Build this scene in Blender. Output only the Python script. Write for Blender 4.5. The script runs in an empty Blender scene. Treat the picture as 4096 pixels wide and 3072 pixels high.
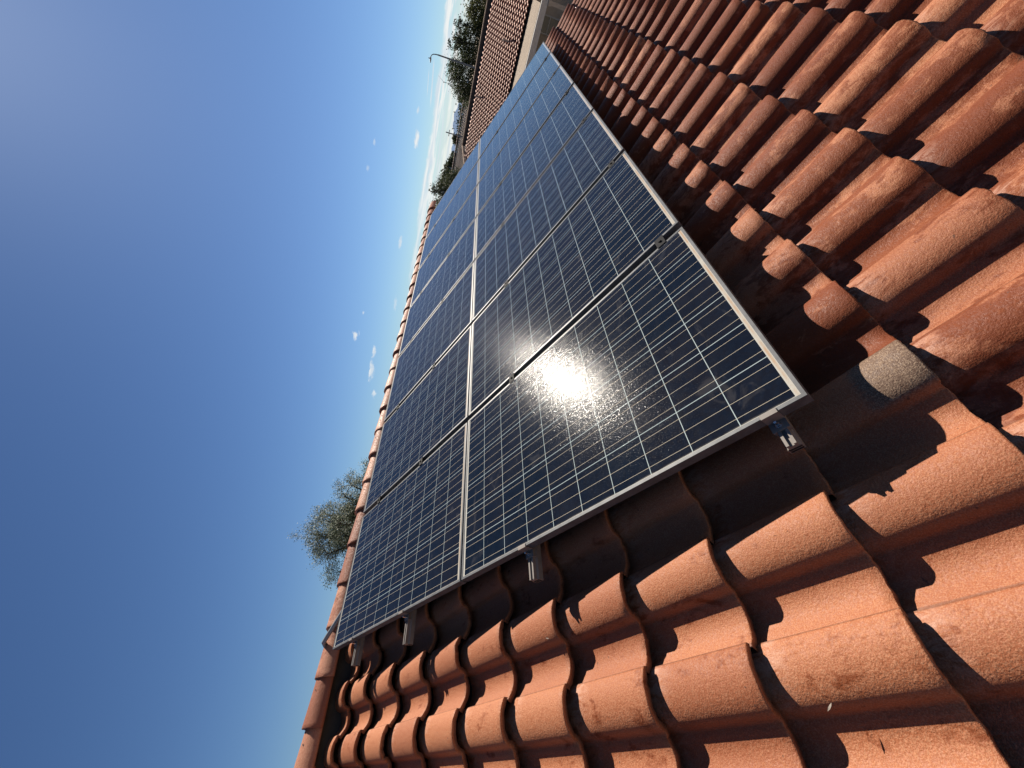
import bpy, math, random
import numpy as np
from mathutils import Matrix, Vector
random.seed(7); RNG = np.random.default_rng(7)
C = bpy.context.scene.collection
sc = bpy.context.scene
R = math.radians

# ------------------------------------------------------------------ camera
# world: X runs along our ridge towards the neighbour, Z is up, origin = near lower corner of the array
SL = R(22.6); CS, SN = math.cos(SL), math.sin(SL)
CAM = (-0.68319, -0.53226, 0.99373)
RW = ((-0.04285956, -0.27361891, -0.96088280),
      (-0.71911248,  0.67611530, -0.16045358),
      ( 0.69357069,  0.68410584, -0.22574078))
cd = bpy.data.cameras.new('camera'); cam = bpy.data.objects.new('camera', cd); C.objects.link(cam)
m = Matrix.Identity(4)
for i in range(3):
    m[i][0] = RW[0][i]; m[i][1] = -RW[1][i]; m[i][2] = -RW[2][i]; m[i][3] = CAM[i]
cam.matrix_world = m
cd.sensor_width = 36; cd.lens = 36*1611/4096; cd.clip_start = 0.02; cd.clip_end = 12000
sc.camera = cam

# ------------------------------------------------------------------ light
SUN = Vector((0.68196, 0.19490, 0.70494)).normalized()
sd = bpy.data.lights.new('sun', 'SUN'); so = bpy.data.objects.new('sun', sd); C.objects.link(so)
sd.energy = 5.0; sd.angle = R(0.5); sd.color = (1.0, 0.91, 0.79)
so.rotation_euler = SUN.to_track_quat('Z', 'Y').to_euler(); so.location = (0, 0, 30)
sc.view_settings.view_transform = 'Standard'; sc.view_settings.look = 'None'
sc.view_settings.exposure = 1.00; sc.view_settings.gamma = 1.0; sc.view_settings.use_curve_mapping = False
sc.cycles.max_bounces = 6; sc.cycles.diffuse_bounces = 1

class NT:
    """small helper for node trees"""
    def __init__(s, tree): s.t = tree; s.n = tree.nodes; s.l = tree.links
    def new(s, typ, **kw):
        n = s.n.new(typ)
        for k, v in kw.items(): setattr(n, k, v)
        return n
    def set(s, sock, v):
        if isinstance(v, bpy.types.NodeSocket): s.l.new(v, sock)
        elif v is not None:
            if hasattr(sock.default_value, '__len__') and hasattr(v, '__len__') and len(sock.default_value) == 4 and len(v) == 3: v = (*v, 1)
            sock.default_value = v
    def math(s, op, a, b=None, c=None, clamp=False):
        n = s.new('ShaderNodeMath', operation=op, use_clamp=clamp)
        s.set(n.inputs[0], a)
        if b is not None: s.set(n.inputs[1], b)
        if c is not None: s.set(n.inputs[2], c)
        return n.outputs[0]
    def mix(s, f, a, b, mode='MIX'):
        n = s.new('ShaderNodeMix', data_type='RGBA', blend_type=mode)
        s.set(n.inputs[0], f); s.set(n.inputs[6], a); s.set(n.inputs[7], b)
        return n.outputs[2]
    def ss(s, x, a, b, lo=0.0, hi=1.0):
        n = s.new('ShaderNodeMapRange', interpolation_type='SMOOTHSTEP')
        s.set(n.inputs[0], x); s.set(n.inputs[1], a); s.set(n.inputs[2], b); s.set(n.inputs[3], lo); s.set(n.inputs[4], hi)
        return n.outputs[0]
    def noise(s, vec, scale, detail=2, rough=0.5, dist=0.0):
        n = s.new('ShaderNodeTexNoise'); s.set(n.inputs['Vector'], vec); n.inputs['Scale'].default_value = scale
        n.inputs['Detail'].default_value = detail; n.inputs['Roughness'].default_value = rough; n.inputs['Distortion'].default_value = dist
        return n.outputs['Fac']
    def mapping(s, vec, scale=(1, 1, 1), loc=(0, 0, 0), rot=(0, 0, 0)):
        n = s.new('ShaderNodeMapping'); s.set(n.inputs[0], vec)
        n.inputs['Scale'].default_value = scale; n.inputs['Location'].default_value = loc; n.inputs['Rotation'].default_value = rot
        return n.outputs[0]
    def xyz(s, vec):
        n = s.new('ShaderNodeSeparateXYZ'); s.set(n.inputs[0], vec); return n.outputs
    def comb(s, x, y, z):
        n = s.new('ShaderNodeCombineXYZ'); s.set(n.inputs[0], x); s.set(n.inputs[1], y); s.set(n.inputs[2], z); return n.outputs[0]

# ------------------------------------------------------------------ sky with a few clouds near the horizon
W = bpy.data.worlds.new('World'); sc.world = W; W.use_nodes = True
t = NT(W.node_tree); W.node_tree.nodes.clear()
sky = t.new('ShaderNodeTexSky', sky_type='NISHITA')
sky.sun_disc = False
sky.sun_elevation = math.asin(SUN.z)
sky.sun_rotation = math.atan2(SUN.x, SUN.y)
sky.altitude = 700; sky.air_density = 1.0; sky.dust_density = 0.35; sky.ozone_density = 1.6
tc = t.new('ShaderNodeTexCoord'); D = tc.outputs['Generated']
dx, dy, dz = t.xyz(D)[:3]
el = t.math('MULTIPLY', t.math('ARCSINE', dz), 57.2958)
az = t.math('MULTIPLY', t.math('ARCTAN2', dy, dx), 57.2958)
q = t.comb(t.math('MULTIPLY', az, 0.16), t.math('MULTIPLY', el, 1.9), 0.0)
n1 = t.noise(q, 1.0, 6, 0.62, 0.6)
q2 = t.comb(t.math('MULTIPLY', az, 0.05), t.math('MULTIPLY', el, 2.6), 3.1)
n2 = t.noise(q2, 1.0, 4, 0.55, 0.3)
edge = t.noise(t.comb(t.math('MULTIPLY', az, 0.35), t.math('MULTIPLY', el, 0.5), 7.0), 1.0, 4, 0.6)
top = t.math('ADD', 3.35, t.math('MULTIPLY', t.math('SUBTRACT', edge, 0.5), 1.3))
band = t.math('SUBTRACT', 1.0, t.ss(t.math('SUBTRACT', el, top), -0.30, 0.12))
rim = t.math('MULTIPLY', t.ss(t.math('SUBTRACT', top, el), 0.15, 1.0, 0.16, 0.0), t.ss(az, 14.0, 30.0, 1.0, 0.35))
dens = t.ss(t.math('ADD', rim, t.math('ADD', t.math('MULTIPLY', n1, 0.6), t.math('MULTIPLY', n2, 0.55))), 0.52, 0.64)
azf = t.ss(az, 20.0, 30.0, 1.0, 0.55)
azf2 = t.ss(az, 45.0, 55.0, 1.0, 0.0)
cl = t.math('MULTIPLY', t.math('MULTIPLY', band, dens), t.math('MULTIPLY', azf, azf2))
low = t.math('MULTIPLY', t.ss(el, 0.3, 3.2, 0.85, 0.0), t.ss(az, 40, 60, 1.0, 0.2))
cl = t.math('MAXIMUM', cl, low)
pn = t.noise(t.comb(t.math('MULTIPLY', az, 1.1), t.math('MULTIPLY', el, 2.4), 1.7), 1.0, 5, 0.62, 0.5)
for (a0, e0, wa, we, s0) in [(16.4, 4.75, 1.25, .38, 1), (13.6, 4.95, .4, .2, .7), (28.6, 5.05, .9, .3, .9), (41.6, 8.9, .7, .5, .95), (46.0, 6.25, 1.3, .45, 1.0), (43.3, 6.3, .9, .3, .9), (49.0, 5.4, .7, .3, .8), (18.0, 9.4, .5, .2, .5), (21.0, 9.9, .5, .25, .4), (38.5, 8.4, .3, .15, .6), (36.5, 4.6, 1.0, .25, .5)]:
    rx = t.math('DIVIDE', t.math('SUBTRACT', az, a0), wa); ry = t.math('DIVIDE', t.math('SUBTRACT', el, e0), we)
    rr = t.math('ADD', t.math('MULTIPLY', rx, rx), t.math('MULTIPLY', ry, ry))
    g = t.math('SUBTRACT', 1.0, t.math('SQRT', rr))
    g = t.math('ADD', g, t.math('MULTIPLY', t.math('SUBTRACT', pn, 0.5), 2.6))
    cl = t.math('MAXIMUM', cl, t.math('MULTIPLY', t.ss(g, 0.0, 0.8), t.math('MULTIPLY', t.ss(rr, 1.0, 3.2, 1.0, 0.0), s0)))
for (a0, a1, e0, slope, w0) in [(8.6, 12.8, 3.95, -0.06, .07), (9.6, 12.0, 4.35, -0.06, .035)]:
    ln = t.math('ABSOLUTE', t.math('SUBTRACT', el, t.math('ADD', e0, t.math('MULTIPLY', t.math('SUBTRACT', az, a0), slope))))
    msk = t.math('MULTIPLY', t.ss(az, a0-.4, a0+.6), t.ss(az, a1-.8, a1+.3, 1.0, 0.0))
    cl = t.math('MAXIMUM', cl, t.math('MULTIPLY', t.ss(ln, w0*.4, w0*1.6, 0.75, 0.0), msk))
cl = t.math('MULTIPLY', cl, t.ss(el, -0.4, 0.0))
bgc = t.new('ShaderNodeBackground'); t.set(bgc.inputs[0], t.mix(t.ss(n1, 0.40, 0.62), (0.70, 0.79, 0.87), (0.97, 0.98, 0.96))); bgc.inputs[1].default_value = 0.47
bg = t.new('ShaderNodeBackground'); bg.inputs[1].default_value = 0.050
# clear desert air: deeper overhead and more saturated than the model's default
gm_ = t.new('ShaderNodeGamma'); gm_.inputs[1].default_value = 1.17
t.set(gm_.inputs[0], t.mix(1.0, sky.outputs[0], (.055, .055, .055), 'MULTIPLY'))
t.set(bg.inputs[0], t.mix(1.0, gm_.outputs[0], (0.66/.055, 0.80/.055, 0.96/.055), 'MULTIPLY'))
mx = t.new('ShaderNodeMixShader'); t.set(mx.inputs[0], t.math('MULTIPLY', cl, 0.93)); t.l.new(bg.outputs[0], mx.inputs[1]); t.l.new(bgc.outputs[0], mx.inputs[2])
out = t.new('ShaderNodeOutputWorld'); t.l.new(mx.outputs[0], out.inputs[0])

# ------------------------------------------------------------------ materials
def material(name, col, rough=0.8, metal=0.0, spec=0.5, noise=None, bump=None, coords='Object'):
    """plain procedural material; noise=(scale, amount), bump=(scale, strength, distance)"""
    mt = bpy.data.materials.new(name); mt.use_nodes = True; k = NT(mt.node_tree)
    b = mt.node_tree.nodes['Principled BSDF']
    b.inputs['Roughness'].default_value = rough; b.inputs['Metallic'].default_value = metal
    b.inputs['Specular IOR Level'].default_value = spec
    v = k.new('ShaderNodeTexCoord').outputs[coords]
    if noise:
        f = k.noise(v, noise[0], 5, 0.6)
        a = tuple(max(0, c*(1-noise[1])) for c in col); c2 = tuple(min(1, c*(1+noise[1])) for c in col)
        k.set(b.inputs['Base Color'], k.mix(k.ss(f, 0.3, 0.7), a, c2))
    else: b.inputs['Base Color'].default_value = (*col, 1)
    if bump:
        bn = k.new('ShaderNodeBump'); bn.inputs['Strength'].default_value = bump[1]; bn.inputs['Distance'].default_value = bump[2]
        k.set(bn.inputs['Height'], k.noise(v, bump[0], 4, 0.6)); k.l.new(bn.outputs[0], b.inputs['Normal'])
    return mt

def tile_material(name, fine=1.0, base=((0.150, 0.036, 0.009), (0.265, 0.093, 0.042), (0.420, 0.225, 0.135))):
    """sanded concrete roof tile; the colour attribute 'tile' holds (random, random, along the tile, across the tile)"""
    mt = bpy.data.materials.new(name); mt.use_nodes = True; k = NT(mt.node_tree)
    b = mt.node_tree.nodes['Principled BSDF']
    at = k.new('ShaderNodeAttribute', attribute_name='tile')
    sp = k.new('ShaderNodeSeparateColor'); k.l.new(at.outputs['Color'], sp.inputs[0])
    r1, r2, al = sp.outputs; wq = at.outputs['Alpha']
    v = k.new('ShaderNodeTexCoord').outputs['Object']
    off = k.comb(k.math('MULTIPLY', r1, 37.0), k.math('MULTIPLY', r2, 23.0), 0.0)
    va = k.new('ShaderNodeVectorMath', operation='ADD'); k.set(va.inputs[0], v); k.set(va.inputs[1], off); vv = va.outputs[0]
    big = k.noise(k.mapping(vv, (1.6, 1.0, 1.0)), 7.0, 5, 0.62, 0.8)
    mid = k.noise(k.mapping(vv, (2.2, 0.9, 1.0)), 19.0, 5, 0.65, 1.2)
    grain = k.noise(vv, 330.0*fine, 2, 0.55)
    grain2 = k.noise(vv, 120.0*fine, 3, 0.6)
    # sandy, worn patches over a red-brown body; how far the sand has gone differs from tile to tile
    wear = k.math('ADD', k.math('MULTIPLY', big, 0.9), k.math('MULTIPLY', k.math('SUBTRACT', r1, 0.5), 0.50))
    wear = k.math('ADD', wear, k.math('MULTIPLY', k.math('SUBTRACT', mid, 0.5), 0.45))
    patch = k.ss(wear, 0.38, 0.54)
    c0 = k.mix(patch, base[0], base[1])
    gr = k.ss(k.math('ADD', k.math('MULTIPLY', grain, 0.75), k.math('MULTIPLY', grain2, 0.35)), 0.50, 0.66)
    c1 = k.mix(k.math('MULTIPLY', gr, k.math('ADD', 0.06, k.math('MULTIPLY', patch, 0.42))), c0, base[2])
    tint = k.mix(r2, (0.84, 0.74, 0.68), (1.10, 1.08, 1.02))
    c1 = k.mix(1.0, c1, tint, 'MULTIPLY')
    # pale lime bloom where rain leaves the tile above
    bl = k.math('MULTIPLY', k.ss(al, 0.72, 0.98), k.ss(mid, 0.38, 0.66))
    bl = k.math('MULTIPLY', bl, k.ss(wq, 0.0, 0.5, 0.75, 0.25))
    c1 = k.mix(k.math('MULTIPLY', bl, 0.60), c1, (0.50, 0.34, 0.27))
    stn = k.math('MULTIPLY', k.ss(k.noise(k.mapping(vv, (4.5, 1.1, 1.0)), 3.2, 5, 0.62, 0.7), 0.56, 0.72), 0.30)
    stn = k.math('MULTIPLY', stn, k.ss(r1, 0.45, 0.65, 1.0, 0.35))
    jn = k.math('MAXIMUM', k.ss(wq, 0.985, 0.997), k.ss(wq, 0.004, 0.016, 1.0, 0.0))
    c1 = k.mix(k.math('MULTIPLY', jn, 0.55), c1, (0.10, 0.045, 0.03))
    c1 = k.mix(stn, c1, k.mix(1.0, c1, (0.50, 0.40, 0.36), 'MULTIPLY'))
    c1 = k.mix(k.math('MULTIPLY', k.ss(r1, 1.2, 1.5, 0.0, 0.85), k.math('MULTIPLY', k.ss(k.math('ADD', al, k.math('MULTIPLY', mid, 0.2)), 0.45, 0.56, 1.0, 0.0), k.ss(wq, 0.48, 0.54, 1.0, 0.0))), c1, k.mix(gr, (0.07, 0.052, 0.038), (0.20, 0.155, 0.11)))
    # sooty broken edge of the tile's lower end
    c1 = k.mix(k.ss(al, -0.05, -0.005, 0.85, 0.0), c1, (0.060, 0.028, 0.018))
    # dark pits
    pit = k.ss(k.noise(vv, 60.0, 1, 0.5), 0.76, 0.80)
    c1 = k.mix(k.math('MULTIPLY', pit, 0.75), c1, (0.07, 0.035, 0.025))
    k.set(b.inputs['Base Color'], c1)
    k.set(b.inputs['Roughness'], k.ss(grain2, 0.35, 0.7, 0.50, 0.85)); b.inputs['Specular IOR Level'].default_value = 0.26
    bn = k.new('ShaderNodeBump'); bn.inputs['Strength'].default_value = 0.62; bn.inputs['Distance'].default_value = 0.0036
    h = k.math('ADD', k.math('MULTIPLY', k.noise(vv, 210.0*fine, 3, 0.6), 0.8), k.math('MULTIPLY', k.noise(vv, 60.0, 3, 0.6), 0.7))
    k.set(bn.inputs['Height'], h); k.l.new(bn.outputs[0], b.inputs['Normal'])
    return mt

M = {}
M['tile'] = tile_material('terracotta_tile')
M['cap'] = tile_material('ridge_tile_clay', 0.7, ((0.218, 0.079, 0.045), (0.323, 0.142, 0.087), (0.494, 0.304, 0.209)))
M['tile_far'] = tile_material('neighbour_tile', 0.3, ((0.294, 0.123, 0.081), (0.399, 0.190, 0.133), (0.456, 0.247, 0.171)))
M['tile_grey'] = tile_material('weathered_tile', 0.3, ((0.279, 0.207, 0.171), (0.378, 0.297, 0.252), (0.432, 0.360, 0.306)))
M['alu'] = material('anodised_aluminium', (0.17, 0.15, 0.135), 0.55, 0.1, 0.3, noise=(30, 0.12), bump=(300, 0.08, 0.0005))
M['alu_frame'] = material('frame_aluminium', (0.085, 0.088, 0.092), 0.5, 0.15, 0.35, noise=(22, 0.22), bump=(180, 0.10, 0.0006))
M['tan'] = material('tan_ridge_tile', (0.252, 0.176, 0.122), 0.9, noise=(5, .2))
M['steel'] = material('stainless_steel', (0.55, 0.54, 0.52), 0.25, 1.0)
M['clamp_and_hollow_shade'] = material('black_clamp_and_hollow_shade', (0.015, 0.015, 0.016), 0.7, 0.0, 0.1)
M['wood'] = material('roofing_felt', (0.035, 0.03, 0.028), 0.95, noise=(6, 0.3))
M['stucco'] = material('cream_stucco', (0.319, 0.260, 0.202), 0.95, noise=(3, 0.08), bump=(60, 0.4, 0.004))
M['trim'] = material('painted_trim', (0.269, 0.227, 0.185), 0.7, noise=(8, 0.1))
M['trim_light'] = material('pale_trim', (0.336, 0.319, 0.302), 0.6, noise=(8, 0.08))
M['nail_hole'] = material('nail_hole_shade', (0.05, 0.025, 0.02), 0.8)
M['bark'] = material('dark_bark', (0.060, 0.045, 0.035), 0.95, noise=(9, 0.35))
M['pole'] = material('galvanised_pole', (0.16, 0.17, 0.18), 0.6, 0.5)
M['conduit'] = material('grey_conduit', (0.20, 0.21, 0.22), 0.5, 0.2)
M['window'] = material('dark_glass', (0.05, 0.06, 0.06), 0.12, 0.0)
M['leaf_dry'] = material('dry_leaf', (0.20, 0.17, 0.14), 0.9, noise=(120, 0.4))

def leaf_material(name, a, b_):
    mt = bpy.data.materials.new(name); mt.use_nodes = True; k = NT(mt.node_tree)
    b = mt.node_tree.nodes['Principled BSDF']
    g = k.new('ShaderNodeNewGeometry')
    f = g.outputs['Random Per Island']
    k.set(b.inputs['Base Color'], k.mix(f, a, b_)); b.inputs['Roughness'].default_value = 0.6; b.inputs['Specular IOR Level'].default_value = 0.3
    tr = k.new('ShaderNodeBsdfTranslucent'); k.set(tr.inputs[0], k.mix(f, tuple(c*1.2 for c in a), tuple(c*1.3 for c in b_)))
    ms = k.new('ShaderNodeMixShader'); ms.inputs[0].default_value = 0.28
    k.l.new(b.outputs[0], ms.inputs[1]); k.l.new(tr.outputs[0], ms.inputs[2])
    k.l.new(ms.outputs[0], mt.node_tree.nodes['Material Output'].inputs[0])
    return mt
M['leaf_dark'] = leaf_material('dark_foliage', (0.020, 0.030, 0.013), (0.050, 0.060, 0.024))
M['leaf_olive'] = leaf_material('olive_foliage', (0.036, 0.043, 0.015), (0.085, 0.090, 0.033))
M['leaf_mesquite'] = leaf_material('mesquite_foliage', (0.042, 0.062, 0.032), (0.095, 0.130, 0.066))

def panel_glass_material():
    """60 polycrystalline cells (6 x 10) behind glass: cell gaps, three busbars per cell, white backsheet border, dust"""
    mt = bpy.data.materials.new('photovoltaic_glass'); mt.use_nodes = True; k = NT(mt.node_tree)
    b = mt.node_tree.nodes['Principled BSDF']
    v = k.new('ShaderNodeTexCoord').outputs['Object']; x, y, z = k.xyz(v)[:3]
    rnd = k.new('ShaderNodeObjectInfo').outputs['Random']
    PX, PY = 0.1611, 0.1602; x0, y0 = 0.0140, 0.0255
    cx = k.math('DIVIDE', k.math('SUBTRACT', x, x0), PX); cy = k.math('DIVIDE', k.math('SUBTRACT', y, y0), PY)
    ix = k.math('FLOOR', cx); iy = k.math('FLOOR', cy)
    fx = k.math('SUBTRACT', cx, ix); fy = k.math('SUBTRACT', cy, iy)
    g = 1 - 0.0026/PX
    inx = k.math('MULTIPLY', k.math('LESS_THAN', fx, g), k.math('MULTIPLY', k.math('GREATER_THAN', cx, 0.0), k.math('LESS_THAN', cx, 6.0)))
    iny = k.math('MULTIPLY', k.math('LESS_THAN', fy, g), k.math('MULTIPLY', k.math('GREATER_THAN', cy, 0.0), k.math('LESS_THAN', cy, 10.0)))
    cell = k.math('MULTIPLY', inx, iny)
    # cell surface: navy to violet, a little different in each cell, crystal grains
    wn = k.new('ShaderNodeTexWhiteNoise', noise_dimensions='4D'); k.set(wn.inputs['Vector'], k.comb(ix, iy, 0.0)); k.set(wn.inputs['W'], k.math('MULTIPLY', rnd, 91.0))
    vo = k.new('ShaderNodeTexVoronoi'); k.set(vo.inputs['Vector'], v); vo.inputs['Scale'].default_value = 75
    vs = k.new('ShaderNodeSeparateColor'); k.l.new(vo.outputs['Color'], vs.inputs[0])
    cc = k.mix(wn.outputs['Value'], (0.0035, 0.0065, 0.013), (0.007, 0.0075, 0.012))
    cc = k.mix(k.math('MULTIPLY', vs.outputs[0], 0.35), cc, (0.005, 0.011, 0.024))
    # busbars
    bt = k.math('ABSOLUTE', k.math('SUBTRACT', k.math('FRACT', k.math('MULTIPLY', k.math('DIVIDE', fx, g), 3.0)), 0.5))
    bus = k.math('MULTIPLY', k.math('LESS_THAN', bt, 0.00062/0.053), k.math('MULTIPLY', k.math('GREATER_THAN', cx, 0.0), k.math('LESS_THAN', cx, 6.0)))
    inyy = k.math('MULTIPLY', k.math('GREATER_THAN', cy, -0.03), k.math('LESS_THAN', cy, 10.0))
    bus = k.math('MULTIPLY', bus, inyy)
    insidex = k.math('MULTIPLY', k.math('GREATER_THAN', cx, 0.0), k.math('LESS_THAN', cx, 5.98))
    insidey = k.math('MULTIPLY', k.math('GREATER_THAN', cy, 0.0), k.math('LESS_THAN', cy, 9.98))
    inside = k.math('MULTIPLY', insidex, insidey)
    gapc = k.mix(inside, (0.386, 0.378, 0.336), (0.319, 0.378, 0.378))
    col = k.mix(cell, gapc, cc)
    col = k.mix(bus, col, (0.437, 0.386, 0.294))
    # dust film, thicker towards the lower edge; dirt washed against the lower frame and the left frame
    dn = k.noise(v, 9.0, 5, 0.65, 0.6); dn2 = k.noise(v, 9.0, 5, 0.6)
    ve = k.new('ShaderNodeVectorMath', operation='ADD'); k.set(ve.inputs[0], v); k.set(ve.inputs[1], k.comb(k.math('MULTIPLY', rnd, 17.0), 0.0, 0.0))
    sm = k.ss(k.noise(k.mapping(ve.outputs[0], (1, 1.5, 1)), 5.0, 4, 0.6, 1.2), 0.60, 0.70)
    dust = k.math('ADD', k.math('MULTIPLY', k.ss(dn, 0.35, 0.8), 0.020), k.math('MULTIPLY', sm, 0.07))
    edge = k.math('MULTIPLY', k.ss(y, 0.010, 0.024, 1.0, 0.0), 0.85)
    edge2 = k.math('MULTIPLY', k.ss(x, 0.011, 0.020, 1.0, 0.0), k.ss(dn2, 0.38, 0.62))
    col = k.mix(dust, col, (0.252, 0.235, 0.218))
    col = k.mix(k.math('MULTIPLY', edge2, 0.35), col, (0.50, 0.46, 0.40))
    stn = k.math('MULTIPLY', k.math('MULTIPLY', k.ss(y, 0.011, 0.017), k.ss(y, 0.019, 0.024, 1.0, 0.0)), k.ss(dn2, 0.30, 0.6))
    col = k.mix(k.math('MULTIPLY', stn, 0.75), col, (0.36, 0.22, 0.12))
    k.set(b.inputs['Base Color'], col)
    b.inputs['Metallic'].default_value = 0.0
    b.inputs['Specular IOR Level'].default_value = 0.03
    fine = k.noise(v, 420.0, 1, 0.5); spk = k.noise(v, 160.0, 2, 0.5)
    k.set(b.inputs['Roughness'], k.ss(fine, 0.35, 0.65, 0.12, 0.17))
    k.set(b.inputs['Specular IOR Level'], k.ss(k.noise(v, 520.0, 0, 0.5), 0.64, 0.70, 0.004, 0.14))
    bn = k.new('ShaderNodeBump'); bn.inputs['Strength'].default_value = 0.4; bn.inputs['Distance'].default_value = 0.0006
    k.set(bn.inputs['Height'], k.math('ADD', fine, spk)); k.l.new(bn.outputs[0], b.inputs['Normal'])
    b.inputs['Coat Weight'].default_value = 1.0; b.inputs['Coat IOR'].default_value = 1.24
    k.set(b.inputs['Coat Roughness'], k.ss(dn, 0.3, 0.7, 0.020, 0.030))
    bn2 = k.new('ShaderNodeBump'); bn2.inputs['Strength'].default_value = 0.05; bn2.inputs['Distance'].default_value = 0.0003
    k.set(bn2.inputs['Height'], k.math('ADD', k.noise(v, 240.0, 2, 0.5), k.math('MULTIPLY', k.noise(v, 3.0, 1, 0.5), 2.0))); k.l.new(bn2.outputs[0], b.inputs['Coat Normal'])
    return mt
M['pv'] = panel_glass_material()
M['backsheet'] = material('white_backsheet', (0.35, 0.35, 0.34), 0.6)

# ------------------------------------------------------------------ mesh helpers
def add(name, mesh, mat=None, parent=None):
    o = bpy.data.objects.new(name, mesh); C.objects.link(o)
    if mat: mesh.materials.append(mat)
    if parent: o.parent = parent
    return o
def tag(o, label=None, cat=None, group=None, kind=None):
    if label: o['label'] = label
    if cat: o['category'] = cat
    if group: o['group'] = group
    if kind: o['kind'] = kind
    return o
def empty(name, loc=(0, 0, 0), rot=(0, 0, 0)):
    o = bpy.data.objects.new(name, None); C.objects.link(o); o.location = loc; o.rotation_euler = rot; o.empty_display_size = 0.2
    return o
class MB:
    """collects verts / faces for one mesh"""
    def __init__(s): s.v = []; s.f = []; s.sm = []; s.mi = []
    def add(s, vs, fs, smooth=False, mi=0):
        n = len(s.v); s.v.extend([tuple(p) for p in vs])
        for f in fs: s.f.append(tuple(i+n for i in f)); s.sm.append(smooth); s.mi.append(mi)
    def box(s, a, b, T=None, mi=0):
        (x0, y0, z0), (x1, y1, z1) = a, b
        vs = [(x, y, z) for z in (z0, z1) for y in (y0, y1) for x in (x0, x1)]
        if T: vs = [T(p) for p in vs]
        s.add(vs, [(0, 2, 3, 1), (4, 5, 7, 6), (0, 1, 5, 4), (2, 6, 7, 3), (0, 4, 6, 2), (1, 3, 7, 5)], mi=mi)
    def prism(s, prof, p0, p1, ax, ay, caps=True, mi=0, smooth=False):
        """extrude a 2-D outline (x along ax, y along ay) from p0 to p1"""
        p0, p1, ax, ay = map(Vector, (p0, p1, ax, ay)); n = len(prof)
        vs = [p0+ax*x+ay*y for x, y in prof]+[p1+ax*x+ay*y for x, y in prof]
        fs = [(i, (i+1) % n, n+(i+1) % n, n+i) for i in range(n)]
        s.add(vs, fs, smooth, mi)
        if caps: s.add(vs, [tuple(range(n-1, -1, -1)), tuple(range(n, 2*n))], mi=mi)
    def tube(s, pts, rad, n=8, cap=True, mi=0):
        pts = [Vector(p) for p in pts]; rings = []
        for i, p in enumerate(pts):
            d = (pts[min(i+1, len(pts)-1)]-pts[max(i-1, 0)]).normalized()
            a = d.orthogonal().normalized() if i == 0 else (a - d*a.dot(d)).normalized()
            b = d.cross(a); r = rad[i] if hasattr(rad, '__len__') else rad
            rings.append([p+(a*math.cos(2*math.pi*j/n)+b*math.sin(2*math.pi*j/n))*r for j in range(n)])
        vs = [v for r in rings for v in r]
        fs = [(i*n+j, i*n+(j+1) % n, (i+1)*n+(j+1) % n, (i+1)*n+j) for i in range(len(pts)-1) for j in range(n)]
        s.add(vs, fs, True, mi)
        if cap:
            k = len(vs)-n; s.add(vs[:n], [tuple(range(n-1, -1, -1))], mi=mi); s.add(vs[k:], [tuple(range(n))], mi=mi)
    def mesh(s, name):
        me = bpy.data.meshes.new(name); me.from_pydata(s.v, [], s.f)
        me.polygons.foreach_set('use_smooth', s.sm); me.polygons.foreach_set('material_index', s.mi); me.update(); return me
    def build(s, name, mat, parent=None):
        mats = mat if isinstance(mat, (list, tuple)) else [mat]
        o = add(name, s.mesh(name), None, parent)
        for mm in mats: o.data.materials.append(mm)
        return o
def bevel(o, w, seg=2):
    b = o.modifiers.new('bevel', 'BEVEL'); b.width = w; b.segments = seg; b.limit_method = 'ANGLE'; b.angle_limit = R(35); return o

def rp(u, v, z):
    """roof plane (along the ridge, up the slope, off the glass plane) -> world"""
    return (u, v*CS - z*SN, v*SN + z*CS)

# ------------------------------------------------------------------ tiles: one clay-coloured S tile, repeated in courses
PROF = [(0.004, -.1690), (.0, -.1575), (.03, -.1505), (.08, -.1440), (.14, -.1372), (.20, -.1342), (.26, -.1336), (.32, -.1352), (.38, -.1392), (.43, -.1450), (.475, -.1525), (.505, -.1610), (.522, -.1700), (.536, -.1815), (.550, -.1905), (.572, -.1940), (.600, -.1955),
        (.625, -.1990), (.67, -.2045), (.73, -.2075), (.79, -.2070), (.85, -.2030), (.90, -.1960), (.95, -.1862), (1.0, -.1752), (1.035, -.1700)]
PROF_LO = [PROF[i] for i in (1, 3, 5, 7, 9, 11, 14, 16, 18, 20, 22, 25)]
TW, EXPO, DROP = 0.2885, 0.3545, 0.057
def outline(prof, wid, th):
    top = [(-w*wid, z) for w, z in prof]
    bot = []
    for i, (a, b) in enumerate(top):
        p, q = top[max(i-1, 0)], top[min(i+1, len(top)-1)]
        dx, dz = q[0]-p[0], q[1]-p[1]; L = math.hypot(dx, dz)
        bot.append((a - (dx/abs(dx) if dx else -1)*-1*dz/L*th, b - abs(dx)/L*th - 0.002))
    bot[0] = (top[0][0]-.001, top[1][1]-th); bot[1] = (top[1][0]-.002, top[1][1]-th); bot[2] = (top[2][0], top[2][1]-th)
    return top, bot
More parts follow.
